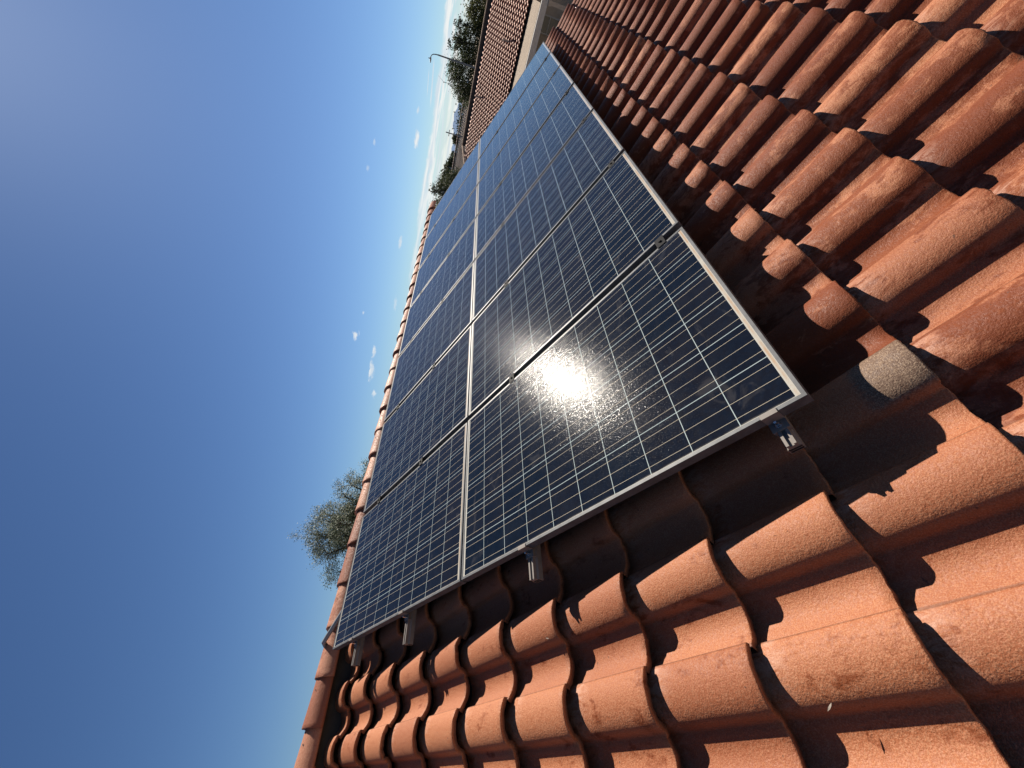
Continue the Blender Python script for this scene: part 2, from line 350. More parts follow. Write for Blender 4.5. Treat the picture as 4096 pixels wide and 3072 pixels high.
def tile_mesh(name, cells, T, hi, th=0.019, length=1.16, wid=TW, expo=EXPO, drop=DROP, zoff=0.0, skip=()):
    """cells: list of (u, v, hi-res?) joints; T maps (u, v, z) to world"""
    V = []; F = []; A = []; S = []; nv = 0
    data = {}
    for hires in (True, False):
        prof = PROF if hires else PROF_LO
        top, bot = outline(prof, wid, th)
        al = ([0.0, 0.012, 0.1, 0.3, 0.55, 0.8, 1.0, length] if hires else [0.0, 0.5, length])
        n = len(prof); na = len(al)
        base = []; par = []
        for j, a in enumerate(al):
            for i in range(n):
                z = top[i][1] - drop*a
                if hires and j == 0: z -= 0.0022      # worn lower edge
                base.append((top[i][0], a*expo, z)); par.append((a, prof[i][0]))
        for i in range(n): base.append((bot[i][0], 0.0, bot[i][1])); par.append((-0.06, prof[i][0]))
        for i in range(n): base.append((bot[i][0], 0.16*expo, bot[i][1]-0.16*drop)); par.append((0, prof[i][0]))
        fs = []; sm = []
        for j in range(na-1):
            for i in range(n-1):
                a = j*n+i; fs.append((a, a+n, a+n+1, a+1)); sm.append(True)
        t0 = na*n
        for i in range(n-1):
            fs.append((i, i+1, t0+i+1, t0+i)); sm.append(False)
            fs.append((t0+i, t0+i+1, t0+n+i+1, t0+n+i)); sm.append(False)
        for e in (0, n-1):       # side edges
            for j in range(na-1):
                pass
        data[hires] = (np.array(base), np.array(par), fs, sm, n)
    for (u, v, hr, ln) in cells:
        base, par, fs, sm, n = data[hr]
        P = base.copy()
        P[:, 1] = np.minimum(P[:, 1], ln)
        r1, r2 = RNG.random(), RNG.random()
        if u > 1.3 and v < 0.9: r1 *= 0.55      # lower value along the far lower slope: darker, redder tiles
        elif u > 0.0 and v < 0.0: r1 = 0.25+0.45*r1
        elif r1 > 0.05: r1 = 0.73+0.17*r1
        if hr and abs(u-.117) < .02 and abs(v+.235) < .02: r1 = 1.6      # one odd grey tile
        if hr:
            jit = RNG.normal(0, 0.0007, (n, 3)); 
            for _c in range(RNG.integers(0, 4)):
                j0 = RNG.integers(2, n-3); dch = RNG.uniform(.002, .008)
                jit[j0, 1] += dch; jit[j0+1, 1] += dch*RNG.uniform(.2, 1)
            P[:n] += jit; P[n*8:n*9] += jit + RNG.normal(0, 0.0009, (n, 3))
        ang = RNG.normal(0, 0.0035); P[:, 0] += P[:, 1]*ang
        P[:, 2] += RNG.normal(0, 0.0012) + P[:, 0]*RNG.normal(0, 0.006) + zoff
        P[:, 0] += u + RNG.normal(0, 0.0012); P[:, 1] += v + RNG.normal(0, 0.0035)
        V.append(T(P)); k = len(P)
        a = np.empty((k, 4)); a[:, 0] = r1; a[:, 1] = r2; a[:, 2] = par[:, 0]; a[:, 3] = par[:, 1]; A.append(a)
        F.extend([(p+nv, q+nv, r+nv, s_+nv) for p, q, r, s_ in fs]); S.extend(sm); nv += k
    V = np.concatenate(V); A = np.concatenate(A)
    me = bpy.data.meshes.new(name); me.from_pydata(V.tolist(), [], F)
    me.polygons.foreach_set('use_smooth', S)
    at = me.attributes.new('tile', 'FLOAT_COLOR', 'POINT'); at.data.foreach_set('color', A.astype(np.float32).ravel())
    me.update(); return me

# ================================================================== ground, hills
g = MB()
g.add([(-3000, -3000, -4.6), (3000, -3000, -4.6), (3000, 3000, -4.6), (-3000, 3000, -4.6)], [(0, 1, 2, 3)])
gm = material('desert_ground', (0.30, 0.24, 0.18), 0.95, noise=(0.4, 0.2), bump=(6, 0.4, 0.02))
tag(g.build('ground', gm), kind='structure')
h = MB(); hp = []
for i in range(61):
    a = R(9.0 + i*0.32); r = 2600
    e = 26 + 20*math.exp(-((i-13)/5.0)**2) + 12*math.exp(-((i-40)/8.0)**2) + 3.0*math.sin(i*1.7) - 26*(abs(i-30)/30)**4
    hp.append((a, r, e))
vs = []; fs = []
for a, r, e in hp:
    ca, sa = math.cos(a), math.sin(a)
    vs += [(ca*(r-420), sa*(r-420), -6), (ca*(r-160), sa*(r-160), max(e, 0)*.62-3), (ca*r, sa*r, e), (ca*(r+500), sa*(r+500), -6)]
for i in range(60):
    for j in range(3): fs.append((i*4+j, i*4+j+1, i*4+j+5, i*4+j+4))
h.add(vs, fs, True)
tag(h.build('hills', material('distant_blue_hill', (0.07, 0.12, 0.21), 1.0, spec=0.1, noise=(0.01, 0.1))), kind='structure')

# ================================================================== our house
VB0, UB0 = -0.235, -0.460
EAVE_C = -11
house = empty('tiled_house', rp(0, -4.1, -0.3)); tag(house, 'house in the foreground under orange terracotta tiles carrying the solar panels', 'house')
HL = Vector(house.location)
cells = []
for c in range(EAVE_C, 11):
    for k in range(-11, 31):
        u = UB0+TW*k; v = VB0+EXPO*c
        hr = (u < 3.6 and v > -1.8)
        ln = EXPO*1.16 if c < 10 else 0.235
        cells.append((u, v, hr, ln))
# ridge line
RV, RZ, RR = 3.57, -0.136, 0.118
RY, RZW = rp(0, RV, RZ)[1:]
def T_front(P):
    u, v, z = P[:, 0], P[:, 1], P[:, 2]
    return np.stack([u-HL.x, v*CS-z*SN-HL.y, v*SN+z*CS-HL.z], 1)
def T_back(P):
    u, v, z = P[:, 0], P[:, 1], P[:, 2]
    return np.stack([u-HL.x, 2*RY-(v*CS-z*SN)-HL.y, v*SN+z*CS-HL.z], 1)
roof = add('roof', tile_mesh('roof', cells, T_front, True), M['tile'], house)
back = [(UB0+TW*k, VB0+EXPO*c, False, EXPO*1.16 if c < 10 else .235) for c in range(EAVE_C, 11) for k in range(-11, 31)]
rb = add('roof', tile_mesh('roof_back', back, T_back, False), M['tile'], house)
rb.data.flip_normals()
# deck under the tiles, walls, fascia
UL, UR = UB0+TW*(-12)+.02, UB0+TW*30-0.03
def loc(p): return tuple(Vector(p)-HL)
def Tl(p): return loc(rp(*p))
dk = MB()
for (z0, z1) in ((-0.325, -0.295),):
    dk.add([Tl((UL, -4.1, z1)), Tl((UR, -4.1, z1)), Tl((UR, 3.50, z1)), Tl((UL, 3.50, z1)), Tl((UL, -4.1, z0)), Tl((UR, -4.1, z0)), Tl((UR, 3.50, z0)), Tl((UL, 3.50, z0))],
           [(0, 1, 2, 3), (7, 6, 5, 4), (0, 4, 5, 1), (1, 5, 6, 2), (2, 6, 7, 3), (3, 7, 4, 0)])
    q = [rp(0, -4.1, z1), rp(0, 3.50, z1), rp(0, -4.1, z0), rp(0, 3.50, z0)]
    mir = lambda p, u: loc((u, 2*RY-p[1], p[2]))
    dk.add([mir(q[0], UL), mir(q[0], UR), mir(q[1], UR), mir(q[1], UL), mir(q[2], UL), mir(q[2], UR), mir(q[3], UR), mir(q[3], UL)],
           [(3, 2, 1, 0), (4, 5, 6, 7), (1, 5, 4, 0), (2, 6, 5, 1), (3, 7, 6, 2), (0, 4, 7, 3)])
dk.build('roof_deck', M['wood'], house)
ey, ez = rp(0, -4.1, -0.28)[1:]; ry, rz = RY, RZW-0.22
wl = MB(); y0, y1 = ey+0.45, 2*RY-ey-0.45
top = lambda y: rz - abs(y-RY)*(rz-ez)/(RY-ey)-0.03
for (ua, ub) in ((UL+.3, UL+.5), (UR-.5, UR-.3)):
    pr = [(y0, -4.6), (y1, -4.6), (y1, top(y1)), (RY, top(RY)), (y0, top(y0))]
    wl.prism([(a-HL.y, b-HL.z) for a, b in pr], (ua-HL.x, 0, 0), (ub-HL.x, 0, 0), (0, 1, 0), (0, 0, 1))
for ya in (y0, y1-.2): wl.box(loc((UL+.5, ya, -4.6)), loc((UR-.5, ya+.2, top(y0)-.02)))
wl.build('wall', M['stucco'], house)
# rake trim along the far gable: pale strip standing just clear of the last tiles
def rake(u0, va, vb, mir_=False, z0=-0.40, z1=-0.215, w=0.028):
    f = MB(); P = []
    for (u, v, z) in [(u0, va, z0), (u0+w, va, z0), (u0+w, vb, z0), (u0, vb, z0), (u0, va, z1), (u0+w, va, z1), (u0+w, vb, z1), (u0, vb, z1)]:
        p = rp(u, v, z); P.append(loc((p[0], 2*RY-p[1] if mir_ else p[1], p[2])))
    f.add(P, [(3, 2, 1, 0), (4, 5, 6, 7), (0, 1, 5, 4), (1, 2, 6, 5), (2, 3, 7, 6), (3, 0, 4, 7)]); return f
rake(UR+.16, -4.12, 0.02).build('bargeboard', M['trim'], house)
rake(UR+.13, 0.05, 3.52).build('bargeboard', M['trim'], house)
rake(UL-.05, -4.12, 3.52).build('bargeboard', M['trim'], house)
rake(UR+.13, -4.12, 3.5, True).build('bargeboard', M['trim'], house)
fa = MB(); fa.box(loc((UL, ey-.03, ez-.17)), loc((UR, ey-.002, ez+.03))); fa.build('fascia', M['trim'], house)
fa = MB(); fa.box(loc((UL, 2*RY-ey+.002, ez-.17)), loc((UR, 2*RY-ey+.03, ez+.03))); fa.build('fascia', M['trim'], house)
br = MB(); br.box(loc((UL, RY-.03, RZW-.28)), loc((UR, RY+.03, RZW+.06))); br.build('ridge_shade_fill', M['wood'], house)  # dark filler added to stop light passing under the ridge caps
# ridge tiles
def cap_mesh(L, seed):
    rs = np.random.default_rng(seed); n = 22; V = []; A = []; F = []; S = []
    r1, r2 = rs.random(), rs.random()
    al = [0, .01, .06, .3, .6, .9, 1.0]
    ang = np.radians(np.linspace(-97, 97, n))
    for layer, dr in ((0, 0.0), (1, -0.022)):
        for a in al:
            r = RR*1.13*(1-0.21*a)+dr
            if a == 0 and layer == 0: r -= .003
            jj = rs.normal(0, 0.0010 if a > 0 else .0022, n)
            sq = 1+0.05*np.cos(2*ang)*-1
            for i in range(n):
                rr = (r+jj[i])*sq[i]
                V.append((a*L + (rs.normal(0, .0014) if a == 0 else 0), math.sin(ang[i])*rr, math.cos(ang[i])*rr - 0.006*a)); A.append((r1, r2, 0.5, i/n))
    na = len(al)
    for j in range(na-1):
        for i in range(n-1):
            a = j*n+i; F.append((a, a+n, a+n+1, a+1)); S.append(True)
            b = na*n+j*n+i; F.append((b, b+1, b+n+1, b+n)); S.append(True)
    o = na*n
    for i in range(n-1): F.append((i, i+1, o+i+1, o+i)); S.append(False)
    for j in range(na-1):
        F.append((j*n, o+j*n, o+(j+1)*n, (j+1)*n)); S.append(False)
        F.append((j*n+n-1, (j+1)*n+n-1, o+(j+1)*n+n-1, o+j*n+n-1)); S.append(False)
    # fixing hole: flat dark disc painted for the shade inside
    c = len(V); th = -0.75; rr = RR*1.13*(1-.21*.5)*(1-0.05*math.cos(2*th))+.0012
    ex = Vector((1, 0, 0)); en = Vector((0, math.sin(th), math.cos(th))); et = en.cross(ex); cc = en*rr+ex*(L*.52)
    for i in range(8):
        p = cc+(ex*math.cos(i*.785)+et*math.sin(i*.785))*.0058; V.append(tuple(p)); A.append((0, 0, 0, 0))
    me = bpy.data.meshes.new('ridge_cap'); me.from_pydata(V, [], F+[tuple(range(c+7, c-1, -1))])
    me.polygons.foreach_set('use_smooth', S+[False]); me.polygons[-1].material_index = 1
    at = me.attributes.new('tile', 'FLOAT_COLOR', 'POINT'); at.data.foreach_set('color', np.array(A, np.float32).ravel())
    me.update(); me.materials.append(M['cap']); me.materials.append(M['nail_hole']); return me
ub = [-3.86, -3.54, -3.22, -2.9, -2.58, -2.26, -1.94, -1.62, -1.31, -1.0, -.70, -.41, -.13, .19, .51, .84, 1.17, 1.475, 1.79, 2.11]
while ub[-1] < UR-.5: ub.append(ub[-1]+.326)
caps = [cap_mesh(0.40, s) for s in range(12)]
for i, u in enumerate(ub):
    o = bpy.data.objects.new('ridge_cap', caps[i % 12]); C.objects.link(o); o.parent = roof
    o.location = (u-HL.x, RY-HL.y+random.gauss(0, .003), RZW-HL.z+random.gauss(0, .0025))
    o.rotation_euler = (random.gauss(0, .02), -0.012+random.gauss(0, .006), random.gauss(0, .008))

# ================================================================== solar panels
PW, PL, GU, GV = 0.992, 1.650, 0.045, 0.0143
TOP_Z = 0.0
def make_panel():
    root = empty('solar_panel')
    o_ = [(0, 0), (PW, 0), (PW, PL), (0, PL)]
    lip = 0.0115
    i_ = [(lip, lip), (PW-lip, lip), (PW-lip, PL-lip), (lip, PL-lip)]
    w2 = 0.002; i2 = [(w2, w2), (PW-w2, w2), (PW-w2, PL-w2), (w2, PL-w2)]
    fl = 0.028; i3 = [(fl, fl), (PW-fl, fl), (PW-fl, PL-fl), (fl, PL-fl)]
    fr = MB(); loops = [(o_, -.040), (o_, -.0008), ([(x+(.0008 if x < .5 else -.0008), y+(.0008 if y < .5 else -.0008)) for x, y in o_], 0.0), (i_, 0.0), (i_, -.0022), (i2, -.0075), (i2, -.0385), (i3, -.0385), (i3, -.040)]
    vs = [(x, y, z) for lp, z in loops for x, y in lp]; fs = []
    nl = len(loops)
    for a in range(nl):
        b = (a+1) % nl
        for j in range(4):
            k = (j+1) % 4; fs.append((a*4+j, a*4+k, b*4+k, b*4+j))
    fr.add(vs, fs); f = fr.build('frame', M['alu_frame'], root)
    gl = MB(); gl.box((lip-.002, lip-.002, -.0070), (PW-lip+.002, PL-lip+.002, -.0018)); gl.build('glass', M['pv'], root)
    bs = MB(); bs.box((.0025, .0025, -.0105), (PW-.0025, PL-.0025, -.0076)); bs.box((PW/2-.06, PL-.16, -.030), (PW/2+.06, PL-.06, -.0106)); bs.build('backsheet', M['backsheet'], root)
    return root
def copy_tree(o, parent=None):
    c = o.copy(); C.objects.link(c); c.parent = parent
    for ch in list(o.children): copy_tree(ch, c)
    return c
proto = make_panel()
ORD = ['nearest', 'second', 'third', 'fourth', 'fifth', 'sixth', 'farthest']
for row in range(2):
    for i in range(7):
        p = proto if (row == 0 and i == 0) else copy_tree(proto)
        p.location = rp(i*(PW+GU), row*(PL+GV), TOP_Z+random.gauss(0, .0008)); p.rotation_euler = (SL+random.gauss(0, .0007), random.gauss(0, .0007), 0)
        where = 'lower row beside the bare tiles' if row == 0 else 'upper row against the ridge tiles'
        extra = ''
        if row == 0 and i == 0: lab = 'nearest dark blue panel of the lower row, sun glaring in its glass'
        elif row == 1 and i == 0: lab = 'nearest dark blue panel of the upper row, corner at the ridge tiles'
        elif i == 6: lab = ('farthest pale reflecting panel of the lower row, close to the gable edge' if row == 0 else 'farthest pale reflecting panel of the upper row, in front of the far trees')
        else: lab = '%s blue solar panel from the camera in the %s' % (ORD[i], where)
        tag(p, lab, 'solar panel', 'solar panels in two rows on the tiled roof')
# rails with clamps and feet
RP_ = [(0, 0), (.040, 0), (.040, .022), (.034, .030), (.034, .046), (.026, .046), (.026, .038), (.014, .038), (.014, .046), (.006, .046), (.006, .030), (0, .022)]
def make_rail(v, u0, u1, lab):
    root = empty('mounting_rail', rp(0, v, -0.088), (SL, 0, 0))
    tag(root, lab, 'rail', 'aluminium rails under the solar panels')
    r = MB(); outer = [(x-.020, y) for x, y in RP_]
    r.prism(outer, (u0+.0001, 0, 0), (u1, 0, 0), (0, 1, 0), (0, 0, 1), caps=False)
    # hollow end: flat dark quads painting the shade inside the openings
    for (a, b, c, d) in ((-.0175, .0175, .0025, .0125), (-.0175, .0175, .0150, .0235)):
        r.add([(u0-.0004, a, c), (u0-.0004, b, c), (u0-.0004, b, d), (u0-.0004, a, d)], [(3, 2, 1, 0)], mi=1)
    n = len(outer); r.add([(u0, x, y) for x, y in outer], [tuple(range(n-1, -1, -1))]); r.add([(u1, x, y) for x, y in outer], [tuple(range(n))])
    o = r.build('rail_bar', [M['alu'], M['clamp_and_hollow_shade']], root)
    def clamp(u, end):
        c = MB()
        if end:   # Z-shaped end clamp with a stud and nut, standing on the rail beyond the frame
            w = .024
            c.box((u-.033, -w, .0462), (u-.003, w, .0495)); c.box((u-.0045, -w, .0495), (u-.001, w, .0885)); c.box((u-.0045, -w, .0885), (u+.0105, w, .0915)); c.box((u-.033, -w, .028), (u-.030, w, .0462))
            k = c.build('end_clamp', M['alu'], root); bevel(k, .0006)
            b = MB(); b.tube([(u-.018, 0, .040), (u-.018, 0, .074)], .004, 10); b.tube([(u-.018, 0, .0496), (u-.018, 0, .0515)], .0085, 16); b.tube([(u-.018, 0, .0516), (u-.018, 0, .059)], .0068, 6)
            b.build('bolt', M['steel'], k)
        else:
            c.box((u-GU/2-.008, -.022, .0884), (u+GU/2+.008, .022, .0915)); c.box((u-.010, -.022, .047), (u+.010, .022, .0883))
            k = c.build('mid_clamp', M['clamp_and_hollow_shade'], root); bevel(k, .001)
            b = MB(); b.tube([(u, 0, .0916), (u, 0, .0985)], .0068, 6); b.build('bolt', M['clamp_and_hollow_shade'], k)
    clamp(0.0, True)
    for i in range(6): clamp((i+1)*PW+i*GU+GU/2, False)
    # feet reaching down between the tiles
    for i in range(7):
        u = 0.33+i*1.154
        f = MB(); f.box((u-.018, -.028, -.088), (u+.018, -.0215, .018)); f.box((u-.018, -.0215, -.096), (u+.018, .035, -.089)); f.box((u-.018, .029, -.16), (u+.018, .035, -.0962))
        f.build('roof_hook', M['steel'], root)
make_rail(.105, -.082, 7.30, 'lowest aluminium rail, its open end poking out under the bottom panel corner')
make_rail(1.185, -.120, 7.30, 'second aluminium rail up, end lit below the middle of the nearest lower panel')
make_rail(2.275, -.150, 7.30, 'third aluminium rail up, end lit below the nearest upper panel')
make_rail(2.985, -.140, 7.30, 'topmost aluminium rail, end showing just below the ridge tiles')
# conduit
cb = MB(); cb.tube([rp(.50, 3.16, -.035), rp(.30, 3.28, -.030), rp(.115, 3.46, .008), rp(.085, 3.53, .004), rp(.075, 3.58, -.03)], .0165, 12)
tag(cb.build('conduit', M['conduit']), 'short grey pipe over the ridge tile at the top corner of the panels', 'conduit')

# small dry leaves on the tiles
def leaf(u, v, z, rot, s, lab, tilt=0.4):
    b = MB(); pts = [(-1, 0, 0), (-.4, .22, .05), (.3, .26, .09), (1, 0, 0), (.3, -.2, .03), (-.4, -.16, .0)]
    ca, sa = math.cos(rot), math.sin(rot)
    tp = [(x*s, y*s, zz*s+s*.07) for x, y, zz in pts]; bt = [(x, y, zz-.0006) for x, y, zz in tp]
    P = [rp(u+x*ca-y*sa, v+x*sa+y*ca, z+zz+tilt*x) for x, y, zz in tp+bt]
    n = 6; b.add(P, [tuple(range(n)), tuple(range(2*n-1, n-1, -1))]+[(i, n+i, n+(i+1) % n, (i+1) % n) for i in range(n)])
    tag(b.build('dry_leaf', M['leaf_dry']), lab, 'leaf', 'dry leaves on the tiles')
leaf(-.607, .355, -.178, 2.4, .010, 'dry twig-like leaf on the big tile at the lower right')
leaf(-.700, .560, -.226, .5, .011, 'grey dry leaf in a tile trough at the bottom edge')
leaf(-.305, 1.245, -.160, 1.3, .010, 'silvery leaf on a tile under the middle rail')

# ================================================================== neighbour's house
def roof_patch(parent, name, mat, X0, Z0, X1, Z1, Ya, Yb, hi_cut=None, sc_=1.0, drop=DROP):
    """tiled slope facing -X: eave (X0, Z0) to ridge (X1, Z1), from Ya to Yb; hi_cut(y, s) tells whether a tile stands there"""
    L = math.hypot(X1-X0, Z1-Z0); cx, sx = (X1-X0)/L, (Z1-Z0)/L; wid, expo = TW*sc_, EXPO*sc_
    n = int((L-0.10)/expo); cs = []
    for c in range(n):
        k = 0; y = Ya
        while y < Yb:
            if hi_cut is None or hi_cut(y, c*expo): cs.append((y, c*expo, False, expo*1.16))
            y += wid
    px, py, pz = parent.location
    def T(P):
        y, s_, z = P[:, 0], P[:, 1], (P[:, 2]+.17)*sc_
        return np.stack([X0+s_*cx-z*sx-px, y-py, Z0+s_*sx+z*cx-pz], 1)
    me = tile_mesh(name, cs, T, False, wid=-wid, expo=expo, drop=drop*sc_)
    me.flip_normals()
    return add(name, me, mat, parent)
nb = empty('tiled_house', (31.5, 2.5, -4.6)); tag(nb, "neighbour's house with pinkish tiles and a tan patio cover beyond the gable", 'house')
def nl(p): return (p[0]-31.5, p[1]-2.5, p[2]+4.6)
EX, EZ, GX, GZ = 31.0, -1.62, 36.3, 0.50
YL, YR = 15.2, -12.0
slope = (GZ-EZ)/(GX-EX)
cut = lambda y, s_: y < YL - s_*0.93*1.0
nr = roof_patch(nb, 'roof', M['tile_far'], EX, EZ, GX, GZ, YR, YL, cut, drop=.066)
dk = MB()
ov = 0.20
dk.add([nl(p) for p in [(EX+.05, YR, EZ-ov), (EX+.05, YL, EZ-ov), (GX, YL-5.3, GZ-ov), (GX, YR, GZ-ov), (2*GX-EX, YR, EZ-ov), (2*GX-EX, YL, EZ-ov)]],
       [(3, 2, 1, 0), (1, 2, 5), (2, 3, 4, 5), (0, 3, 4), (0, 1, 5, 4)])
dk.build('roof_deck', M['wood'], nb)
# ridge and hip tiles (one mesh of short half-round pieces each)
def cap_run(mb, p0, p1, r=.115, step=.33):
    p0, p1 = Vector(p0), Vector(p1); L = (p1-p0).length; d = (p1-p0)/L; sd_ = d.cross(Vector((0, 0, 1))).normalized(); up = sd_.cross(d)
    n = int(L/step)
    for i in range(n):
        a = p0+d*(i*step); b = p0+d*(i*step+step*1.1)
        ring = lambda c, rr: [c+sd_*math.sin(t_)*rr+up*math.cos(t_)*rr for t_ in [R(x) for x in range(-90, 91, 30)]]
        ra, rb_ = ring(a, r*1.06), ring(b, r*.9); m_ = len(ra)
        mb.add(ra+rb_, [(j, j+1, m_+j+1, m_+j) for j in range(m_-1)]+[tuple(range(m_-1, -1, -1))], True)
rbd = MB(); rbd.box(nl((GX-.05, YR, GZ-.25)), nl((GX+.05, YL-5.3, GZ+.075))); rbd.build('ridge_shade_fill', M['wood'], nb)  # added dark box standing in for the shaded void below the caps
cm = MB(); cap_run(cm, nl((GX, YL-5.3, GZ+.075)), nl((GX, YR, GZ+.075)), .075); cap_run(cm, nl((GX, YL-5.3, GZ+.02)), nl((EX, YL, EZ+.02)))
cm.build('ridge_cap', M['tan'], nr)
wl = MB(); wl.box(nl((31.5, YR+.3, -4.6)), nl((31.7, YL-.5, EZ-.05))); wl.box(nl((31.7, YL-.7, -4.6)), nl((2*GX-31.7, YL-.5, EZ-.16))); wl.box(nl((31.7, YR+.3, -4.6)), nl((2*GX-31.7, YR+.5, EZ-.16))); wl.box(nl((2*GX-31.7, YR+.3, -4.6)), nl((2*GX-31.5, YL-.5, EZ-.16)))
wl.build('wall', M['stucco'], nb)
for z in ((1.5, -.21),):
    w = MB(); y_a, y_b, z_a, z_b = .42, 1.32, -3.75, -2.60
    w.box(nl((31.44, y_a, z_a)), nl((31.498, y_a+.07, z_b))); w.box(nl((31.44, y_b-.07, z_a)), nl((31.498, y_b, z_b))); w.box(nl((31.44, y_a+.07, z_b-.07)), nl((31.498, y_b-.07, z_b))); w.box(nl((31.44, y_a+.07, z_a)), nl((31.498, y_b-.07, z_a+.07)))
    w.box(nl((31.45, y_a+.07, -3.14)), nl((31.49, y_b-.07, -3.10)))
    wf = w.build('window', M['trim_light'], nb)
    w = MB(); w.box(nl((31.465, y_a+.07, z_a+.07)), nl((31.478, y_b-.07, z_b-.07))); w.build('pane', M['window'], wf)
for (y, s_) in ((2.3, 1.55), (6.1, 4.3)):
    vp = MB(); x = EX+s_*.93; z = EZ+s_*slope*.93
    vp.tube([nl((x, y, z-.1)), nl((x, y, z+.32))], .05, 10); vp.tube([nl((x, y, z+.27)), nl((x, y, z+.34))], .075, 10)
    vp.build('vent_pipe', M['trim'], nb)
# patio cover: ribbed tan decking, fascia, gutter and posts
pat = MB(); yp0, yp1 = -0.02, 14.0
xs = [31.06, 27.75]; zs = [-1.80, -1.955]
n = 15
for i in range(n):
    xa = xs[0]+(xs[1]-xs[0])*i/n; xb = xs[0]+(xs[1]-xs[0])*(i+1)/n; za = zs[0]+(zs[1]-zs[0])*i/n; zb = zs[0]+(zs[1]-zs[0])*(i+1)/n
    pat.add([nl(p) for p in [(xa, yp0, za), (xa-.18, yp0, za-.008), (xa-.18, yp1, za-.008), (xa, yp1, za), (xa-.19, yp0, za-.028), (xa-.19, yp1, za-.028), (xb, yp0, zb), (xb, yp1, zb)]],
            [(0, 1, 2, 3), (1, 4, 5, 2), (4, 6, 7, 5)])
pat.box(nl((27.76, yp0, -2.06)), nl((31.45, yp1, -1.99)))
pr = pat.build('patio_cover', material('tan_decking', (0.227, 0.176, 0.126), 0.9, noise=(2, 0.08)), nb)
gt = MB(); gt.box(nl((27.58, yp0-1.2, -2.10)), nl((27.74, yp1, -1.97))); gt.box(nl((27.60, yp0-1.2, -2.30)), nl((27.73, yp1, -2.101))); gt.build('gutter', M['trim_light'], pr)
for y in (-.15, 4.6, 9.3):
    ps = MB(); ps.box(nl((27.56, y-.09, -4.6)), nl((27.74, y+.09, -2.31))); ps.box(nl((27.53, y-.13, -2.47)), nl((27.77, y+.13, -2.33))); ps.build('post', M['trim'], pr)

# ================================================================== farther houses
def far_house(name, lab, mat, X0, Z0, X1, Z1, Ya, Yb, cross=None):
    root = empty(name, ((X0+X1)/2, (Ya+Yb)/2, -4.6)); px, py, pz = root.location; tag(root, lab, 'house')
    L = lambda p: (p[0]-px, p[1]-py, p[2]-pz)
    rf = roof_patch(root, 'roof', mat, X0, Z0, X1, Z1, Ya, Yb, drop=.085)
    d = MB(); e = .26
    d.add([L(p) for p in [(X0, Ya, Z0-e), (X0, Yb, Z0-e), (X1, Yb, Z1-e), (X1, Ya, Z1-e), (2*X1-X0, Ya, Z0-e), (2*X1-X0, Yb, Z0-e)]], [(3, 2, 1, 0), (2, 3, 4, 5), (0, 3, 4), (1, 5, 2), (0, 1, 5, 4)])
    d.build('roof_deck', M['wood'], root)
    c = MB(); cap_run(c, L((X1, Ya, Z1+.02)), L((X1, Yb, Z1+.02))); c.build('ridge_cap', mat, rf)
    w = MB(); w.box(L((X0+.5, Ya+.4, -4.6)), L((2*X1-X0-.5, Yb-.4, Z0-.15))); w.build('wall', M['stucco'], root)
    if cross:
        (yc, hw, xc, zc, zr) = cross      # cross gable: ridge along X
        cr = MB(); n = 60
        for sgn in (-1, 1):
            cells_ = []
            Ls = math.hypot(hw, zr-zc)
            nx = 14
            for i in range(nx):
                for c_ in range(int(Ls/EXPO)):
                    cells_.append((xc+i*TW*1.0, c_*EXPO, False, EXPO*1.16))
            def T(P, sgn=sgn, Ls=Ls):
                x, s_, z = P[:, 0], P[:, 1], P[:, 2]+.17
                cy, sy = hw/Ls, (zr-zc)/Ls
                return np.stack([x-px, yc+sgn*(hw-s_*cy+z*sy)-py, zc+s_*sy+z*cy-pz], 1)
            me = tile_mesh('roof', cells_, T, False)
            if sgn > 0: me.flip_normals()
            add('roof', me, mat if sgn > 0 else M['tile_far'], root)
        d = MB(); x_a, x_b = xc, xc+14*TW
        d.prism([(-hw, zc-.1-pz), (hw, zc-.1-pz), (0, zr-.12-pz)], (x_a-px, yc-py, 0), (x_b-px, yc-py, 0), (0, 1, 0), (0, 0, 1)); d.build('gable', M['wood'], root)
        d = MB(); d.box(L((xc+.4, yc-hw+.4, -4.6)), L((xc+14*TW, yc+hw-.4, zc-.12))); d.build('wall', M['stucco'], root)
    return root
far_house('tiled_house', 'brownish tiled roof with a striped cross gable behind the neighbour, under the far trees', M['tile_grey'], 53.0, -1.55, 58.2, 1.05, 10.6, 22.5, (13.2, 2.6, 50.0, -1.4, .10))
far_house('tiled_house', 'greyish tiled roof half hidden by dark trees at the top edge of the photo', M['tile_grey'], 54.0, -1.2, 59.2, 1.20, -9.0, 4.1)

